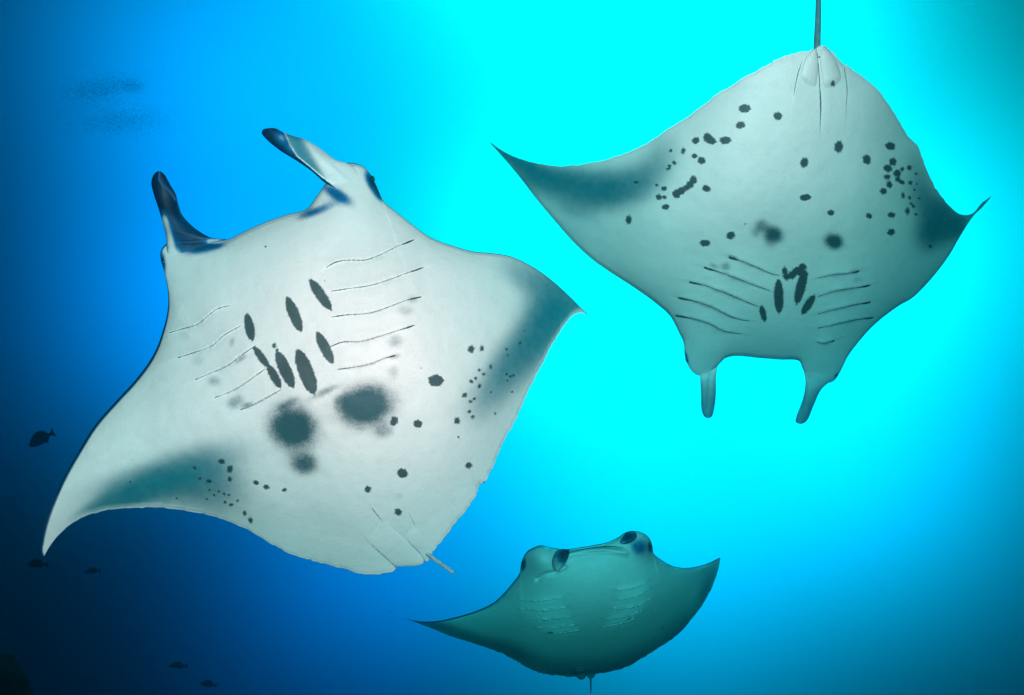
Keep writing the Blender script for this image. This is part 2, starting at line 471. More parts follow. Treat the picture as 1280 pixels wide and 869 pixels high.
# ---------------------------------------------------------------- ray 1: pale, head fins unrolled
M1_front = [(53.5,697.5),(50.2,689.2),(52.4,672.6),(56.8,654.2),(66,628.4),(80.8,595.2),(97.4,565.8),(119.5,530.8),(145.2,501.3),(167.3,477.4),(185.8,453.4),(196.8,433),(204.2,411),(207.5,399,1),
    (210.3,381.6),(209.7,362),(205.8,341.8),(201.2,325.2),(200.6,316),(204.5,308),(213,303),(232,303),(258,301),(284,299.5,1),(300,292),(329,278.8,1),(358,268.6),(383,261.6,1),(394,248),(404,234),(416,217),(427,206.5),(437,203.5),
    (451.9,207),(462,216.6),(470.7,232.5),(479.3,251.3,1),(491,261.5),(514,279.6),(537.4,296.4),(568.7,308.2,1),(592,314.4),(615.6,316.6),(639,320.7),(662.6,331.6),(686,347.3),(709.5,368),(729,387.6),(736,394.5)]
M1_rear = [(53.8,697.8),(60.5,685.5),(71.6,670.7),(90,654.2),(112,643),(137.9,636.9),(167.3,634.3),(196.8,634.3),(233.6,638.7),(263,644.2),(292.6,654.2),(314.7,665.2),(333,677,1),(360,691.5),(377.5,697.4),(403.8,705),(432.2,712.5),
    (458.4,718,1),(480.3,718),(491,715.8),(497,710),(503,700),(520,692,1),(541,689),(561.3,664),(578.8,643,1),(594,621.3),(601,604.8),(607,601.5,1),(613.8,588.4),(626.9,559),(647,518.7,1),(662.6,485.4),(678.2,452.1),(693.9,424.8),(707.6,403.2),(717.3,393.5),(727,391),(735.6,394.6)]
M1_gl = [conv(P, 210, 290, 3.622) for P in (
    [(5,457),(70,437),(130,420),(175,385),(220,350),(280,333)], [(45,570),(120,545),(200,515),(250,470),(330,425)],
    [(122,670),(190,640),(270,605),(330,560),(400,512)], [(212,750),(300,715),(370,670),(440,620)], [(328,805),(370,790),(420,765),(510,715)])]
M1_gr = [conv(P, 380, 280, 3.95) for P in (
    [(110,215),(160,187),(230,178),(300,178),(370,155),(450,115),(545,78)], [(135,332),(200,322),(330,302),(420,275),(500,245),(590,215)],
    [(135,460),(200,450),(330,438),(430,405),(510,375),(580,360)], [(125,608),(190,583),(280,580),(370,555),(450,530),(545,500)], [(165,718),(240,708),(330,690),(400,662),(455,648)])]
M1_round = [(544.8,476,9,8),(492.6,526.6,5,6),(522.3,529.8,6,4.8),(503,591.5,6.5),(589,436.5,4,5),(602.3,435.7,2.6,3.5),(613.3,458.4,2,3),(599.6,463,2.2),(604.7,468,2),(594.5,473,2.2),(589,477,2.5),(599,482.7,2,3.2),
    (580.8,494,3.3),(593,498.3,2),(587.8,502,2.4),(586.7,514.7,2.4),(591,521.4,2.4),(571.4,526,3.6,4.2),(573,546.4,1.6),(585.9,582,4.4),(613.7,490,1.5),(618.8,517,1.6),(633,436.5,1.8),(650,428.7,2),(635,444,1.6),(633.2,467.8,1.6),
    (638,470.5,1.8),(642,469.4,1.6),(634.4,475.6,1.4),(640,490,1.6),(655.5,414,1.3),(460,612,4.5,4),(498,640,4.8,4.2),(277,577,4,3.4),(287.4,586.8,3.8,4.6),(287.4,599.3,3),(243.2,585,2),(261.3,601.5,3.2,2.4),(250,598,1.8),
    (319.8,603.3,4,2.8),(332.7,608.9,3.6,3.2),(355.6,612.5,3),(306,641.3,2.4,3),(313.2,650.5,3,3.3),(281.5,627.6,2),(289,631,2.6,2),(297,626,1.8),(280,617.3,1.6),(286,618.8,1.7),(273.4,614.4,1.6),(267.5,619,1.5),(258.7,624,1.6),
    (262,612.5,1.5),(163,602.6,1.4),(221,623,1.5),(343,432,2.6,3.2),(346,438,2.2,2.6),(406,351,1.2),(526,460,1.2),(332,308.5,1.3),(606,603,2.2,1.6)]
M1_long = [((388.5,351),(414.3,388),6.5),((359.5,373.5),(376.6,415.4),7),((308.9,393.8),(315.4,426.7),6),((397.2,417),(416.6,455.7),6.5),((317.6,434.7),(337,460.5),4.6),((335.4,457.3),(350.8,485.3),5.4),((346.6,441),(367,485.3),7.6),((373,440),(393.4,494),9.5)]
M1_smudge = [(366,535,34,31,30,.97),(380,580,19,15,0,.74),(457,507,38,29,-12,.97),(430,503,12,10,0,.5),(480,540,13,10,0,.45),(405,490,22,5,-25,.45),(360,505,16,5,-30,.4),
    (494,426,12,10,0,.42),(506,388,13,7,0,.32),(492,465,8,9,0,.32),(516,375,8,5,0,.4),(470,302,20,12,0,.1),(494,446,8,4,-15,.45),(294,502,13,9,-30,.5),(268,477,10,8,0,.4),(300,449,12,4,-35,.45),(309,507,9,4,-20,.5),(290,428,4,7,20,.4),
    (247,452,9,8,0,.25),(229,420,8,9,0,.2),(330,300,6,9,0,.12),(500,620,7,6,0,.2),(473,577,6,6,0,.18),(455,412,25,5,-10,.15)]
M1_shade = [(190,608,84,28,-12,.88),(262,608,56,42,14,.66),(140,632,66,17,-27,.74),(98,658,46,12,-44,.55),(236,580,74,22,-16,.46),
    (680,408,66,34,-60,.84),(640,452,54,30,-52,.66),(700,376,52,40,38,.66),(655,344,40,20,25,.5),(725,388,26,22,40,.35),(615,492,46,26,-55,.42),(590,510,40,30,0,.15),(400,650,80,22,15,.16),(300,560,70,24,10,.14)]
def M1_fields(u, v, fd, rd):
    dark = gauss(u, v, [(466,228,7,16,-28,.95),(474,243,5,10,-30,.7),(203,328,4,14,-8,.8),(421,243,24,8,32,.66),(401,261,24,7,-20,.42),(246,309,22,9,-5,.75),(268,307,16,5,-8,.6),(385,268,18,5,-20,.35),(440,206,16,4,10,.3)])
    white = gauss(u, v, [(396,251,7,6,-50,.95),(272,302.5,9,2.2,-8,.8)])
    edge = np.clip(1-rd/9, 0, 1)                      # pale margin along the trailing edge
    return dict(spot=spots_field(u, v, M1_round, M1_long), smudge_shadow=np.maximum(gauss(u, v, M1_smudge, 1.35), slit_shadow(u, v, M1_gl+M1_gr, .34, 6, 1)), shade=gauss(u, v, M1_shade, 1.3)*(1-.55*edge), dark=dark*(1-white))
D1 = lambda u, v, S: 3.27+.0003*(u-400)+.0001*(v-480)-.55*np.clip(S-.18, 0, 2)**1.7+.75*np.clip(-S-.25, 0, 2)**1.6
m1 = Manta('large pale manta ray with both head fins unrolled and big grey smudges on belly')
def M1_relief(u, v):
    h = flap(u, v, M1_gl, .013, 10, -1)+flap(u, v, M1_gr, .013, 10, -1)
    for P in ([(456,672),(472,688),(493,705)], [(465,636),(482,655),(503,673),(524,692)], [(511,641),(522,664),(540,687)]):
        h = h+flap(u, v, [P], .006, 7, -1)
    return h-.004*gauss(u, v, [(528,330,8,60,-4,.8),(232,430,9,60,-30,.6)])
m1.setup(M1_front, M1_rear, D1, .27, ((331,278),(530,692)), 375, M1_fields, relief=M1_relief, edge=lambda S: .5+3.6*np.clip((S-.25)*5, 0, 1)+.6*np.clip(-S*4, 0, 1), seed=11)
print('axis check', m1.sfun(54, 697), m1.sfun(736, 394))
for P in M1_gl: m1.ribbon('gill_slit', P, lambda t: .38+1.0*max(0, (t-.7)/.3)*(1-t)*4+.5*math.exp(-(t/.08)**2), .0095, SLIT)
for P in M1_gr: m1.ribbon('gill_slit', P, lambda t: .38+1.1*math.exp(-((t-.93)/.07)**2)+.6*math.exp(-((t-.1)/.1)**2), .0095, SLIT)

# head fins of ray 1
def M1_lf_tint(u, v, t, w):
    tip = np.clip((275-v)/22, 0, 1)
    glint = gauss(u, v, [(206,275,4.5,16,-12,.9),(213,303,5,20,-8,.9),(217,322,9,14,0,.9)])  # belly white runs up here and doubles as the ridge's painted highlight
    d = np.clip(.80-.85*glint*(1-tip)+.25*tip, 0, 1)
    d = np.maximum(d, 0)*(1-.75*gauss(u, v, [(268,301,12,3,-8,.9),(262,302,4,4,0,.9)]))
    d = d*np.clip(1-(v-309)/16, 0, 1)**.7
    line, _, _ = poly_dist(u, v, [(199,216),(198.5,224),(204,233),(212,240),(219,250)])
    d = d*(1-.55*np.exp(-(line/1.1)**2))
    return dict(dark=d)
def M1_lf_fold(u, v):
    d, t, sg = poly_dist(u, v, [(199,214),(198.5,224),(204,233),(212,240),(219,250),(223,260)])
    return np.where(sg > 0, .020*np.exp(-d/14), -.012*np.exp(-d/6))
m1.sheet('cephalic_fin', [(209,334),(208.3,318),(208,304),(207.6,296),(203,277.3),(197.5,259),(192,242.4),(189.2,229.5),(191,220.3),(195.5,215),(200.3,213.6)],
    [(258,330),(280,306),(284,300),(265,297.3),(253.7,292),(240.8,282.9),(227.9,269),(223.3,257),(219.6,242.4),(213,231.3),(205.8,218.4),(200.6,213.6)],
    lambda t, w: -.010+.026*np.clip(1-t/.26, 0, 1)+.02*w*np.clip(1-t/.5, 0, 1), lambda t, w: .055*np.clip((t-.05)/.32, 0, 1)*np.clip(1.1-t*.5, 0, 2)*(1.25-.9*w), lambda t: .02+0*t, M1_lf_tint, n=110, mrows=50, fold=M1_lf_fold)
def M1_rf_tint(u, v, t, w):
    d, tt, sg = poly_dist(u, v, M1_rf_line)
    below = sg > 0
    tipw = np.clip((372-u)/20, 0, 1)
    dark = np.where(below, .92-.55*gauss(u, v, [(352,172,7,9,-35,.95),(362,186,5,12,-35,.8)]), .12)  # paler patches paint a highlight on the dark rolled tip
    dark = np.where(below, dark*np.clip(1-(u-408)/26, .0, 1), dark)
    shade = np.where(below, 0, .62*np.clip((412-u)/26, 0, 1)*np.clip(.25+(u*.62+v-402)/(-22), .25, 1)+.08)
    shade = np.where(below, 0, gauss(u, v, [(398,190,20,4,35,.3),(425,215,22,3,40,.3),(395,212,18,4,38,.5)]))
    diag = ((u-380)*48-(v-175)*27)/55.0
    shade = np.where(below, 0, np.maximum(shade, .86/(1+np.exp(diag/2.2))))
    edge = np.exp(-(d/.9)**2)
    return dict(dark=np.clip(dark*(1-.6*edge), 0, 1)*np.clip((452-u)/14, 0, 1), shade=shade*(1-edge))
M1_rf_line = [(350,160),(355.7,166.7),(363.5,183),(371,195.5),(387.7,209),(404,222.8),(422,235.8),(441,248)]
def M1_rf_fold(u, v):
    d, t, sg = poly_dist(u, v, M1_rf_line)
    k = np.clip((446-u)/30, 0, 1)
    return np.where(sg > 0, .028*np.exp(-d/16), -.014*np.exp(-d/9))*(.35+.65*k)
m1.sheet('cephalic_fin', [(458,259),(442,249.5),(423,238),(405.6,228.2),(390,214.5),(372.4,202.2),(349.2,187.7),(331.9,173.2),(327,166),(329,161.8),(336,160.2)],
    [(462,246),(452,222),(437,206),(418.6,199.3),(401.3,186.3),(381,174.7),(366,170),(355,166),(346,161),(341,160),(336.6,160)],
    lambda t, w: -.012+.030*np.clip(1-t/.36, 0, 1)-.02*t, lambda t, w: .036*np.clip((t-.08)/.4, 0, 1), lambda t: .022+0*t, M1_rf_tint, n=110, mrows=50, fold=M1_rf_fold)
m1.eye(466, 223, 4.0, 2.2, 60, lift=-.004)
m1.eye(203.4, 327, 1.8, 4.2, -8, lift=-.002)
# pelvic fins and tail stub of ray 1
pel = lambda u, v, t, w: dict(shade=.05+.0*u, dark=np.clip((t-.97)/.03, 0, 1)*.25)
m1.sheet('pelvic_fin', [(464.5,637),(459,655),(456,673),(468,684),(482,697),(494,707),(510,707.8),(522,707.3),(528,705)], [(465,636.5),(476,646),(490,660),(503,671),(516,684),(526,694),(530,701),(528.6,705)],
    lambda t, w: -.008+.012*np.clip(1-t/.4, 0, 1)+.030*(1-w)*np.clip(1-t/.55, 0, 1), lambda t, w: .009*np.clip(t/.5, 0, 1), lambda t: .01+0*t, pel, root=(2., 3.))
m1.sheet('pelvic_fin', [(511,641),(506,655),(508,672),(513,680),(522,689),(531,701),(533,703.5)], [(511.6,641),(518,653),(527,668),(541,687),(540,693),(535,703)],
    lambda t, w: -.005+.010*np.clip(1-t/.4, 0, 1)+.030*(1-w)*np.clip(1-t/.6, 0, 1), lambda t, w: .008*np.clip(t/.5, 0, 1), lambda t: .01+0*t, pel, root=(2., 3.))
m1.ribbon('pelvic_crease', [(456.5,672),(468,684.5),(482,697.5),(496,710)], lambda t: .3+1.3*t, .001, SLIT)
m1.ribbon('pelvic_crease', [(465,635.5),(482,656),(503,674)], lambda t: .9-.5*t, .003, SLIT)
m1.ribbon('pelvic_crease', [(511,641),(523,665),(540.6,688)], lambda t: .3+.7*t, .003, SLIT)
m1.tail([(531,690),(537,694.5),(552,705.5),(567,716.4)], 2.6, 2.0, float(D1(537., 694., 0.)), float(D1(537., 694., 0.))-.05, plain('tail_skin_pale', (.30, .34, .34), .45))

# ---------------------------------------------------------------- ray 2: black spots, long tail
M2_front = [(611.7,177.6),(631.3,199.5),(650.9,223),(670.4,248.4),(690,272),(717.4,303.2),(740.8,324.7),(762.4,340,1),(791,358.5),(820,379.2),(837.7,395.3),(849,416.3),(854.8,429.2,1),(856,443.7),(860.3,456.6),(867,466),(876,469.5),(888,465),(899,455),(907,447.6),(920,445,1),
    (949,447.5),(974.7,449.5),(998.9,451.4,1),(1003,460),(1010,472),(1022,479),(1034.3,479),(1042.4,476),(1050.4,464.6),(1060,445.3),(1074.6,426,1),(1090.7,408.2),(1110,392),(1126,380.9),(1140,372.8,1),(1162,351),(1186,320),(1199.7,296.3),(1216.3,270.7),(1227.8,259.2),(1240,245)]
M2_rear = [(611.9,177.3),(631.3,190.5),(654.8,200.3),(682,205.8),(709.5,207.4),(740.8,203.4),(772,194.4),(803.4,182),(819,172,1),(850.4,151.8),(881.7,129),(913,107.6),(942,91.5,1),(974.8,72.6),(1002,64.8,1),(1016,62.5),(1026,57),(1034,59.5,1),(1053,78),(1076.5,94,1),(1096,111.5),(1115.6,137),(1134,167.5,1),(1138,172),(1146.3,182),(1153.7,200.5),(1161,217),(1172,238.3),(1186.8,257.6),(1197.9,266.8),(1207,269),(1216.3,266.4),(1227.3,254),(1239.8,244.8)]
z5 = lambda P: conv(P, 830, 290, 3.475)
M2_gl = [z5(P) for P in ([(282,108),(340,128),(400,152),(470,182),(500,188)], [(175,152),(230,170),(320,203),(390,230),(460,255)], [(110,215),(170,230),(260,262),(330,292),(410,325)], [(62,283),(130,300),(210,327),(270,358),(330,380),(370,385)], [(50,360),(120,375),(200,400),(260,430),(335,443)])]
M2_gr = [z5(P) for P in ([(670,200),(740,185),(800,180),(848,168)], [(670,280),(750,255),(830,243),(895,230)], [(670,355),(730,340),(820,318),(898,303)], [(668,418),(750,400),(830,382),(910,370)], [(665,478),(690,485),(740,470)])]
M2_round = [(931,135.8,7,5.5),(925.5,156.5,5.8,4.6),(972,145,6,4.8),(1041.3,104.5,2.6,4.2),(1048.3,183.5,5.3,8),(1005.3,203.4,5.2,6),(1083.5,199.5,5.3,6),(1112.9,182.7,6,5.3),(1006.9,246.9,7.2,4.2),(1038.5,266,5,3.4),(1086.3,270,4,3.4),(1114.4,268.8,4.4,3.8),(1114,290.3,4.8,4),
    (1116,202.4,5),(1109.8,210.6,5.3),(1109,221.3,3.8),(1121.4,216.7,5),(1122.4,224.5,3.6),(1127.5,228,3.3),(1127.9,211.6,2.7),(1136.7,209.7,3.3),(1111.9,231,3.8,4.4),(1104.3,239,3.9,4.4),(1138,228.5,2.9),(1128.8,244.3,2.6,3.6),(1145.4,217.6,2),(1137,247.5,2,2.6),(1138.6,254.3,2),(1142,258,2.6,2),(1134.3,264,2.8,5),
    (1143,237.3,1.6),(1146,230,1.4),(1145,268,1.9),(1149,248,1.6),(1163,308,1.8,2.4),(884.5,172,6,5.5),(889,176,6,4.6),(906.6,175.5,7,5),(869.6,175.8,4.8,4),(868.3,195,3.9,3),(877,200.8,5),(854,189,2.6,4.4),(838.5,188.7,2.2),(842.8,203.7,2.7),(836.9,207.5,2.2),(835.6,211,2.4),
    (867,225,4.8,5),(862.5,231,5),(858,234.5,4),(852,238.6,5.2),(845.7,242.5,5.6),(882.8,235.7,5,4.3),(830,235.7,3.6,3),(820.8,231.7,2.1),(823.5,246.4,4,3.6),(830.4,246.7,3),(832,258.8,4.6,3.4),(786,274.9,4,5.2),(795.3,227.8,3,1.8),(881.2,304,6.2,4.5),(913.5,294.5,5.4,5),(931.5,280,1.2),
    (1003,334,5.2,5),(997,339,6,6),(990,344,5.5,5),(981,339,3.8,5),(983,346,4,5),(1005,343,5,6)]
M2_long = [((973,351),(974,393),6),((1006,340),(995.4,381),6.2),((1017.5,370),(1002,393.5),5),((951.5,383),(956.3,402.5),4)]
M2_smudge = [(967,293,14,11,15,.88),(952,281,10,8,0,.55),(944,291,8,7,0,.4),(962,303,9,9,0,.3),(1042.4,302,12.5,10.5,20,1.0),(906.5,333.5,8,6,0,.5),(882,349,10,6,0,.18),(1072,350,9,5,0,.3),(1068,340,8,4,-15,.4),(916,322,8,3,20,.6),(892,332,7,3,20,.5)]
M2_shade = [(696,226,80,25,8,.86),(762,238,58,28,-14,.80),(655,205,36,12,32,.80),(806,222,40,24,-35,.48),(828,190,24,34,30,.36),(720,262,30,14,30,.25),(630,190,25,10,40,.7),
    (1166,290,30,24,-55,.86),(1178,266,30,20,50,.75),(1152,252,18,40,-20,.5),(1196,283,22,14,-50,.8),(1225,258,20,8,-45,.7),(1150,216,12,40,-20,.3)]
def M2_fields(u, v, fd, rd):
    sh = np.maximum(gauss(u, v, M2_shade, 1.15), .20*np.exp(-np.minimum(fd, rd)/22))     # light falling off towards the disc's margin, put into the colour
    dark = gauss(u, v, [(857,448,3.5,9,-10,.75),(1046,470,9,4,-55,.4),(893,462,8,4,-50,.35)])
    return dict(spot=spots_field(u, v, M2_round, M2_long), smudge_shadow=np.maximum(gauss(u, v, M2_smudge, 1.2), slit_shadow(u, v, M2_gl+M2_gr, .42, 6, 1)), shade=sh, dark=dark)
D2 = lambda u, v, S: 3.66+.0031*(v-260)+.0001*(u-960)+.85*np.clip(np.abs(S)-.22, 0, 2)**1.7
m2 = Manta('manta ray with many small black spots on its belly and a long straight tail')
M2_creases = [[(992,120),(997,95),(1004,72)], [(1025,165),(1025.5,135),(1024,100),(1021.5,66)], [(1057.5,136),(1058.6,110),(1055,84)]]
def M2_relief(u, v):
    return flap(u, v, M2_gl, .015, 10, -1)+flap(u, v, M2_gr, .015, 10, -1)+flap(u, v, M2_creases[:1], .012, 12, 1)+flap(u, v, M2_creases[2:], .012, 12, -1)+flap(u, v, M2_creases[1:2], -.010, 6, 1)
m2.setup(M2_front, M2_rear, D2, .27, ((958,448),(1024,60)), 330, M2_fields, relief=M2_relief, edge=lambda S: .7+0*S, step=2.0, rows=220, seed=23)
print('axis check 2', m2.sfun(612, 178), m2.sfun(1240, 245))
for P in M2_gl: m2.ribbon('gill_slit', P, lambda t: .4+1.5*math.exp(-((t-.05)/.12)**2)+.25*math.exp(-((t-.9)/.1)**2), .010, SLIT)
for P in M2_gr: m2.ribbon('gill_slit', P, lambda t: .4+1.4*math.exp(-((t-.92)/.1)**2)+.3*math.exp(-(t/.1)**2), .010, SLIT)
m2.ribbon('pelvic_crease', M2_creases[0], lambda t: .25+.9*math.sin(math.pi*min(1, t*1.05)), .004, SLIT)
m2.ribbon('pelvic_crease', M2_creases[1], lambda t: .3+.9*math.exp(-((t-.35)/.15)**2)+.6*t, .004, SLIT)
m2.ribbon('pelvic_crease', M2_creases[2], lambda t: .25+.6*t, .004, SLIT)
m2.sheet('pelvic_fin', [(1000,108),(1001,90),(1006,74),(1014,64),(1020,60)], [(1019,120),(1021.5,98),(1023,80),(1022.5,68),(1020.6,60)], lambda t, w: .012*(1-np.clip(t/.25, 0, 1))+.002, lambda t, w: .016*np.clip(t/.3, 0, 1), lambda t: .01+0*t, lambda u, v, t, w: dict(shade=.06+.25*np.clip((t-.7)/.3, 0, 1)), root=(.7, 1.))
m2.sheet('pelvic_fin', [(1030,122),(1028,98),(1025,78),(1025,66),(1030,57)], [(1051,112),(1051,94),(1047,80),(1039,66),(1031,57)], lambda t, w: .012*(1-np.clip(t/.25, 0, 1))+.002, lambda t, w: .016*np.clip(t/.3, 0, 1), lambda t: .01+0*t, lambda u, v, t, w: dict(shade=.06+.25*np.clip((t-.7)/.3, 0, 1), spot=spots_field(u, v, [(1041.3,104.5,2.6,4.2)], [])), root=(.7, 1.))
m2.tail([(1023.5,74),(1021.5,58),(1022.4,30),(1023,0),(1022,-60),(1020,-150)], 4.4, .8, float(D2(1022., 60., 0.))+.03, float(D2(1022., 60., 0.))+.15, TAILM)
t2 = lambda u, v, t, w: dict(shade=np.clip(t*.9, 0, .6)+0*u, dark=.18*np.clip(t, 0, 1)+.35*np.clip((t-.9)*8, 0, 1)*(w < .35))
m2.sheet('cephalic_fin', [(872,455),(874.5,466),(875.6,478),(876.4,492),(877,511.4),(880,520),(884,523)], [(899,449),(897,460),(895,470),(894.8,492),(892.5,511.4),(889.5,521),(884.6,523)], lambda t, w: -.006+.020*np.clip(1-t/.3, 0, 1), lambda t, w: .040*np.clip((t-.1)/.35, 0, 1), lambda t: .02+0*t, t2,
    fold=lambda u, v: -.012*np.exp(-(poly_dist(u, v, [(878,520),(884,508),(888,470)])[0]/2.5)**2))
m2.sheet('cephalic_fin', [(1000,446),(1002.5,457),(1005.5,468),(1007,479),(1003.7,498.5),(995.6,521),(994.6,527),(998,530)], [(1056,448),(1048,464),(1036,478),(1026.3,487.2),(1016.6,508),(1008.5,525.9),(1003,529.6),(998.6,530)], lambda t, w: -.006+.020*np.clip(1-t/.35, 0, 1), lambda t, w: .045*np.clip((t-.1)/.4, 0, 1), lambda t: .02+0*t, t2,
    fold=lambda u, v: -.012*np.exp(-(poly_dist(u, v, [(1000,528),(1001,512),(1005,500)])[0]/2.2)**2))
m2.eye(858.5, 449, 1.8, 4.5, -12, lift=-.006)
m2.eye(1045.5, 468, 1.8, 3.6, 40, lift=-.008)

# ---------------------------------------------------------------- ray 3: farther off, head fins rolled up
M3_front = [(484,762.3),(501.6,771.0),(522.7,776.6),(547.3,776.2),(575.5,770),(600,761.8),(617.7,752.7),(630,741.4,1),(640.5,729),(649.3,716.8),(651.8,702.7),(658,690.4),(666.9,684.5),(675.7,681.6),(688,684),(706,686.5,1),(730,683.6),(745,681,1),(758,678.2),(773,671.5,1),(780,666.5),(789,663.8),
    (800.5,664.8),(811,671.8),(815.2,681.6),(816.3,690.4,1),(828.6,701),(842.7,708),(860.2,709.8),(881.3,705.5),(900.7,696.6)]
M3_rear = [(484.2,762.8),(498,769.5),(515.7,776.5),(540,786),(565,796.2),(593,804.9),(617.7,813.5),(638.8,823.3,1),(659.8,834.6),(677.4,841.6),(695,845,1),(716,846.2),(738,844.6,1),(751.3,842.3),(775.9,836.3,1),(804,822.3),(828.6,806.4),(843,796,1),(853.2,787),(874.3,760.7),(888.4,737.9),(897,715),(900.9,697)]
z2 = lambda P: conv(P, 620, 650, 5.795)
M3_gl = [z2(P) for P in ([(130,570),(250,590),(370,580),(480,562)], [(180,645),(300,658),(420,650),(505,632)], [(210,712),(320,722),(440,715),(545,700)], [(300,778),(400,785),(480,775),(570,760)], [(370,825),(450,822),(600,800)])]
M3_gr = [z2(P) for P in ([(880,505),(960,500),(1040,480),(1100,450)], [(890,575),(980,565),(1060,535),(1110,505)], [(850,640),(940,640),(1030,620),(1120,575)], [(800,715),(900,705),(980,690),(1060,655)], [(775,775),(850,760),(960,735),(1000,715)])]
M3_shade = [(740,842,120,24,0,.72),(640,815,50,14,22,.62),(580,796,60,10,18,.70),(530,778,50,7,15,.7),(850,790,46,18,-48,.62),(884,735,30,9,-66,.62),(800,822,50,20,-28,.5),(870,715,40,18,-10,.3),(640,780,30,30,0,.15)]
def M3_fields(u, v, fd, rd):
    dark = gauss(u, v, [(654,706,3.5,8,8,.85),(813,683,2.6,7,0,.85),(676,682,10,2.2,0,.6),(799,684,12,11,40,.6)])
    return dict(shade=gauss(u, v, M3_shade), dark=dark, smudge_shadow=gauss(u, v, [(688,791.5,4,1.6,-5,.95),(787,774,5,1.6,-20,.6),(829,785,2,2,0,.5)]))
D3 = lambda u, v, S: 5.0+.0043*(v-745)+.7*np.clip(np.abs(S)-.3, 0, 2)**1.6
m3 = Manta('smaller teal manta ray facing forward with rolled-up head fins and plain unspotted belly')
def M3_relief(u, v):
    lip = poly_dist(u, v, [(704,696),(716,692),(740,688.5),(765,688),(782,691)])[0]
    lobe = .07*gauss(u, v, [(676,700,17,17,0,1),(802,684,12,16,-20,1)])-.03*np.exp(-(poly_dist(u, v, [(672,724),(682,718),(694,716),(706,709)])[0]/2.5)**2)
    return lobe+flap(u, v, M3_gl, .026, 5, -1)+flap(u, v, M3_gr, .026, 5, -1)-.05*np.exp(-((v-685)/4)**2)*np.exp(-((u-742)/30)**4)+.03*np.exp(-(lip/4)**2)
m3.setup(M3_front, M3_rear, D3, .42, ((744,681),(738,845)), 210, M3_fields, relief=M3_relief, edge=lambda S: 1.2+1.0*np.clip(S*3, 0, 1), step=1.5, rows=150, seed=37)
print('axis check 3', m3.sfun(484, 762), m3.sfun(901, 697))
for P in M3_gl+M3_gr: m3.ribbon('gill_slit', P, lambda t: .7*math.sin(math.pi*(.08+.84*t)), .010, RIDGE, under=.006)
def cup(s, A, B, lift, deep_, tint):
    """opening of a head fin rolled into a tube: a hollow with a slightly proud rim"""
    u0 = np.mean([p[0] for p in A+B]); v0 = np.mean([p[1] for p in A+B])
    off = s.surf(u0, v0)-float(s.depth(np.array(u0), np.array(v0), s.sfun(u0, v0)))-lift
    return s.sheet('cephalic_fin', A, B, lambda t, w: off+0*t, lambda t, w: -deep_+0*t, lambda t: deep_+.12+0*t, tint, n=50, mrows=36)  # tint: dark dorsal skin, with the hollow's shade painted in
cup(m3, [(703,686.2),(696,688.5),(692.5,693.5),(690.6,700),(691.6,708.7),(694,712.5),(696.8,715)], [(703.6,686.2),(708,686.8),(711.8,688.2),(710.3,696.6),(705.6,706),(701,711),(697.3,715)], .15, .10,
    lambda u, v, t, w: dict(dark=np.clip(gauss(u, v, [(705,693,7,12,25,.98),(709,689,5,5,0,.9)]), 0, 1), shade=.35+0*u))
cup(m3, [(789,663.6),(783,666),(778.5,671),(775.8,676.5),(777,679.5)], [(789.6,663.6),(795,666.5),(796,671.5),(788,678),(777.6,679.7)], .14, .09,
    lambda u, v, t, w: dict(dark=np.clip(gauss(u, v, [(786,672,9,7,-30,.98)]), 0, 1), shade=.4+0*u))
m3.eye(654, 705, 2.2, 6, 10, lift=.01)
m3.eye(813.5, 684, 1.7, 6, -2, lift=.01)
m3.ribbon('lip', [(706,695),(718,691.5),(740,688),(765,687.5),(781,691)], lambda t: .9*math.sin(math.pi*(.1+.8*t)), .016, RIDGE, under=.006)
m3.ribbon('lip', [(709,687.6),(730,685),(745,682.6),(758,679.8),(772,674)], lambda t: .7*math.sin(math.pi*(.1+.8*t)), .012, RIDGE, under=.006)
m3.ribbon('mouth_crease', [(708,691.5),(724,688),(744,685),(764,683.5),(779,685)], lambda t: 1.3*math.sin(math.pi*(.1+.8*t)), .008, SLIT, under=.004)
m3.tail([(737,838),(738.3,850),(738.6,866)], 1.5, .7, float(D3(737., 840., 0.)), float(D3(737., 840., 0.))+.2, TAILM)
m3.sheet('pelvic_fin', [(718,838),(719,844),(724,849),(727,850)], [(732,838),(733,844),(731,848),(727.6,850)], lambda t, w: -.04+0*t, lambda t, w: .03+0*t, lambda t: .02+0*t, lambda u, v, t, w: dict(shade=.75+0*u), n=24, mrows=14)
m3.sheet('pelvic_fin', [(734,838),(733,843),(735,847),(738,848.5)], [(743,838),(744,842),(742,847),(738.6,848.5)], lambda t, w: -.04+0*t, lambda t, w: .03+0*t, lambda t: .02+0*t, lambda u, v, t, w: dict(shade=.75+0*u), n=24, mrows=14)

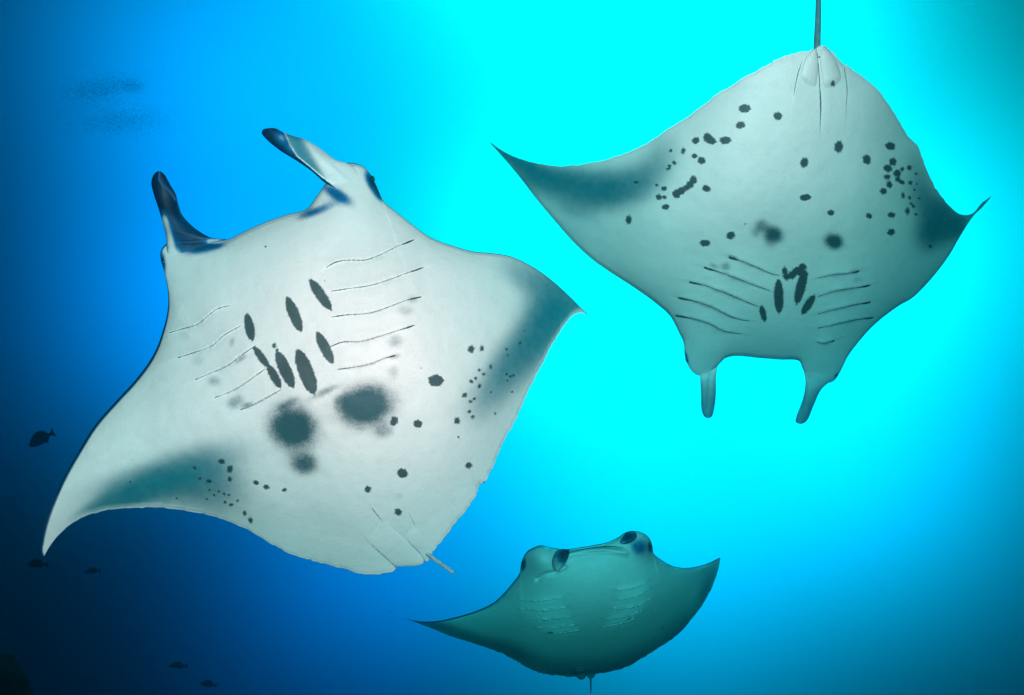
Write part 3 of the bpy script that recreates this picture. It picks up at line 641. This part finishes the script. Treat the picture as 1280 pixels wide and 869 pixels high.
# ------------------------------------------------------------------ reef fish
FISH = plain('fish_skin', (.02, .022, .03), .45, 30, .4)
def fish(head, tailp, depth, tall, label, dd=0.0):
    """body and fins of a deep-bodied reef fish, nose and tail given by pixels"""
    Hh = pt(np.array(float(head[0])), np.array(float(head[1])), np.array(depth)); T = pt(np.array(float(tailp[0])), np.array(float(tailp[1])), np.array(depth+dd))
    L = np.linalg.norm(T-Hh); X = (T-Hh)/L
    Z = CAM_R[:, 1]-X*(CAM_R[:, 1]@X); Z /= np.linalg.norm(Z); Y = np.cross(Z, X)
    root = empty('reef_fish', (Hh+T)/2); tagit(root, label, 'fish', 'small dark reef fish')
    st = [(0,.0,0),(.03,.22,-.02),(.10,.52,.0),(.22,.85,.02),(.36,1,.03),(.50,.94,.03),(.64,.70,.02),(.74,.42,.01),(.80,.24,.0),(.84,.20,0)]
    n = 14; V = []; Fc = []; hgt = tall*L
    for i, (x, r, zc) in enumerate(st):
        for j in range(n):
            a = 2*math.pi*j/n
            V.append(Hh+X*x*L+Z*(zc*L+math.sin(a)*hgt*max(r, .01)*.5)+Y*math.cos(a)*hgt*max(r, .01)*.21)
        if i:
            for j in range(n): Fc.append(((i-1)*n+j, (i-1)*n+(j+1) % n, i*n+(j+1) % n, i*n+j))
    Fc.append(tuple(range(n-1, -1, -1))); Fc.append(tuple(range((len(st)-1)*n, len(st)*n)))
    build('body', V, Fc, FISH, root)
    def fin(name, pts, th=.006):
        V = [Hh+X*x*L+Z*z*L+Y*s_*th*L for s_ in (-1, 1) for x, z in pts]; k = len(pts)
        Fc = [tuple(range(k)), tuple(range(2*k-1, k-1, -1))]+[(j, k+j, k+(j+1) % k, (j+1) % k) for j in range(k)]
        build(name, V, Fc, FISH, root, smooth=False)
    q = tall*.5
    fin('tail_fin', [(.80,.03),(.88,.09),(1.0,.17),(.955,.03),(.95,-.03),(.99,-.16),(.88,-.08),(.80,-.03)])
    fin('dorsal_fin', [(.20,q*.80),(.30,q+.07),(.45,q+.085),(.60,q+.06),(.72,q*.50+.06),(.74,q*.4),(.55,q*.8)])
    fin('anal_fin', [(.50,-q*.72),(.58,-q*.9-.03),(.68,-q*.55-.05),(.74,-q*.3),(.60,-q*.5)])
    fin('pectoral_fin', [(.27,-q*.3),(.34,-q*.75),(.42,-q*1.1),(.36,-q*.4)], .01)
fish((36,557), (69,540), 7.5, .40, 'dark plump fish off the pale manta\'s wing, biggest of the small fish')
fish((34,705), (61,706), 9.0, .36, 'dim dark fish hovering just under the drooping wing tip')
fish((105,715), (127,713), 10.5, .34, 'slim dark fish alone below the pale manta\'s drooping wing', .1)
fish((211,832), (235,833), 12.5, .32, 'faint dark fish swimming level, upper one of a deep pair', .1)
fish((250,854), (272,857), 13.5, .34, 'faint dark fish with lowered tail, deepest one of a pair', .1)

# ------------------------------------------------------------------ far school of tiny fish
def school():
    r = np.random.default_rng(5); N = 7500
    parts = [(125,110,44,15,-10,.32),(152,152,62,18,-4,.43),(165,108,18,9,0,.10),(105,128,50,30,0,.15)]
    V = []; Fq = []
    for (x, y, sx, sy, deg, frac) in parts:
        k = int(N*frac); c, s = math.cos(math.radians(deg)), math.sin(math.radians(deg))
        a = r.normal(0, .55, (k, 2))*[sx, sy]
        uu = x+a[:, 0]*c-a[:, 1]*s; vv = y+a[:, 0]*s+a[:, 1]*c
        dep = 16.0+r.normal(0, .5, k)
        P = pt(uu, vv, dep)
        for p in P:
            L = r.uniform(.007, .014); X = r.normal(0, .35, 3)+CAM_R[:, 0]; X /= np.linalg.norm(X)
            Z = np.cross(X, r.normal(0, 1, 3)); Z /= np.linalg.norm(Z); Y = np.cross(X, Z); b = len(V)
            V += [p-X*L, p+Z*L*.32, p-Z*L*.32, p+Y*L*.2, p-Y*L*.2, p+X*L*.8, p+X*L*1.25+Z*L*.3, p+X*L*1.25-Z*L*.3]
            for f in ((0,1,3),(0,3,2),(0,2,4),(0,4,1),(5,3,1),(5,2,3),(5,4,2),(5,1,4),(5,6,7)): Fq.append(tuple(b+i for i in f))
    o = build('fish_school', V, Fq, FISH, None, smooth=False)
    tagit(o, 'distant hazy school of tiny fish, a dim cloud in open blue water', 'fish school', kind='stuff')
school()

# ------------------------------------------------------------------ the water itself: clear blue haze
def haze():
    lo, hi = np.array([-18, -18, -6.0]), np.array([18, 18, 19.0])
    V = [(x, y, z) for x in (lo[0], hi[0]) for y in (lo[1], hi[1]) for z in (lo[2], hi[2])]
    Fq = [(0,1,3,2),(4,6,7,5),(0,4,5,1),(2,3,7,6),(0,2,6,4),(1,5,7,3)]
    m = bpy.data.materials.new('water_haze'); m.use_nodes = True
    n, l = m.node_tree.nodes, m.node_tree.links; n.clear()
    ab = n.new('ShaderNodeVolumeAbsorption'); ab.inputs['Color'].default_value = (0, .991, .995, 1); ab.inputs['Density'].default_value = .65
    pv = n.new('ShaderNodeVolumePrincipled'); pv.inputs['Color'].default_value = (.004, .90, 1, 1); pv.inputs['Density'].default_value = .018
    pv.inputs['Anisotropy'].default_value = .95
    ad = n.new('ShaderNodeAddShader'); out = n.new('ShaderNodeOutputMaterial')
    l.new(ab.outputs[0], ad.inputs[0]); l.new(pv.outputs[0], ad.inputs[1]); l.new(ad.outputs[0], out.inputs['Volume'])
    o = build('haze', V, Fq, m, None, smooth=False)
    tagit(o, 'clear blue sea water filling the whole scene', 'water', kind='stuff')
haze()
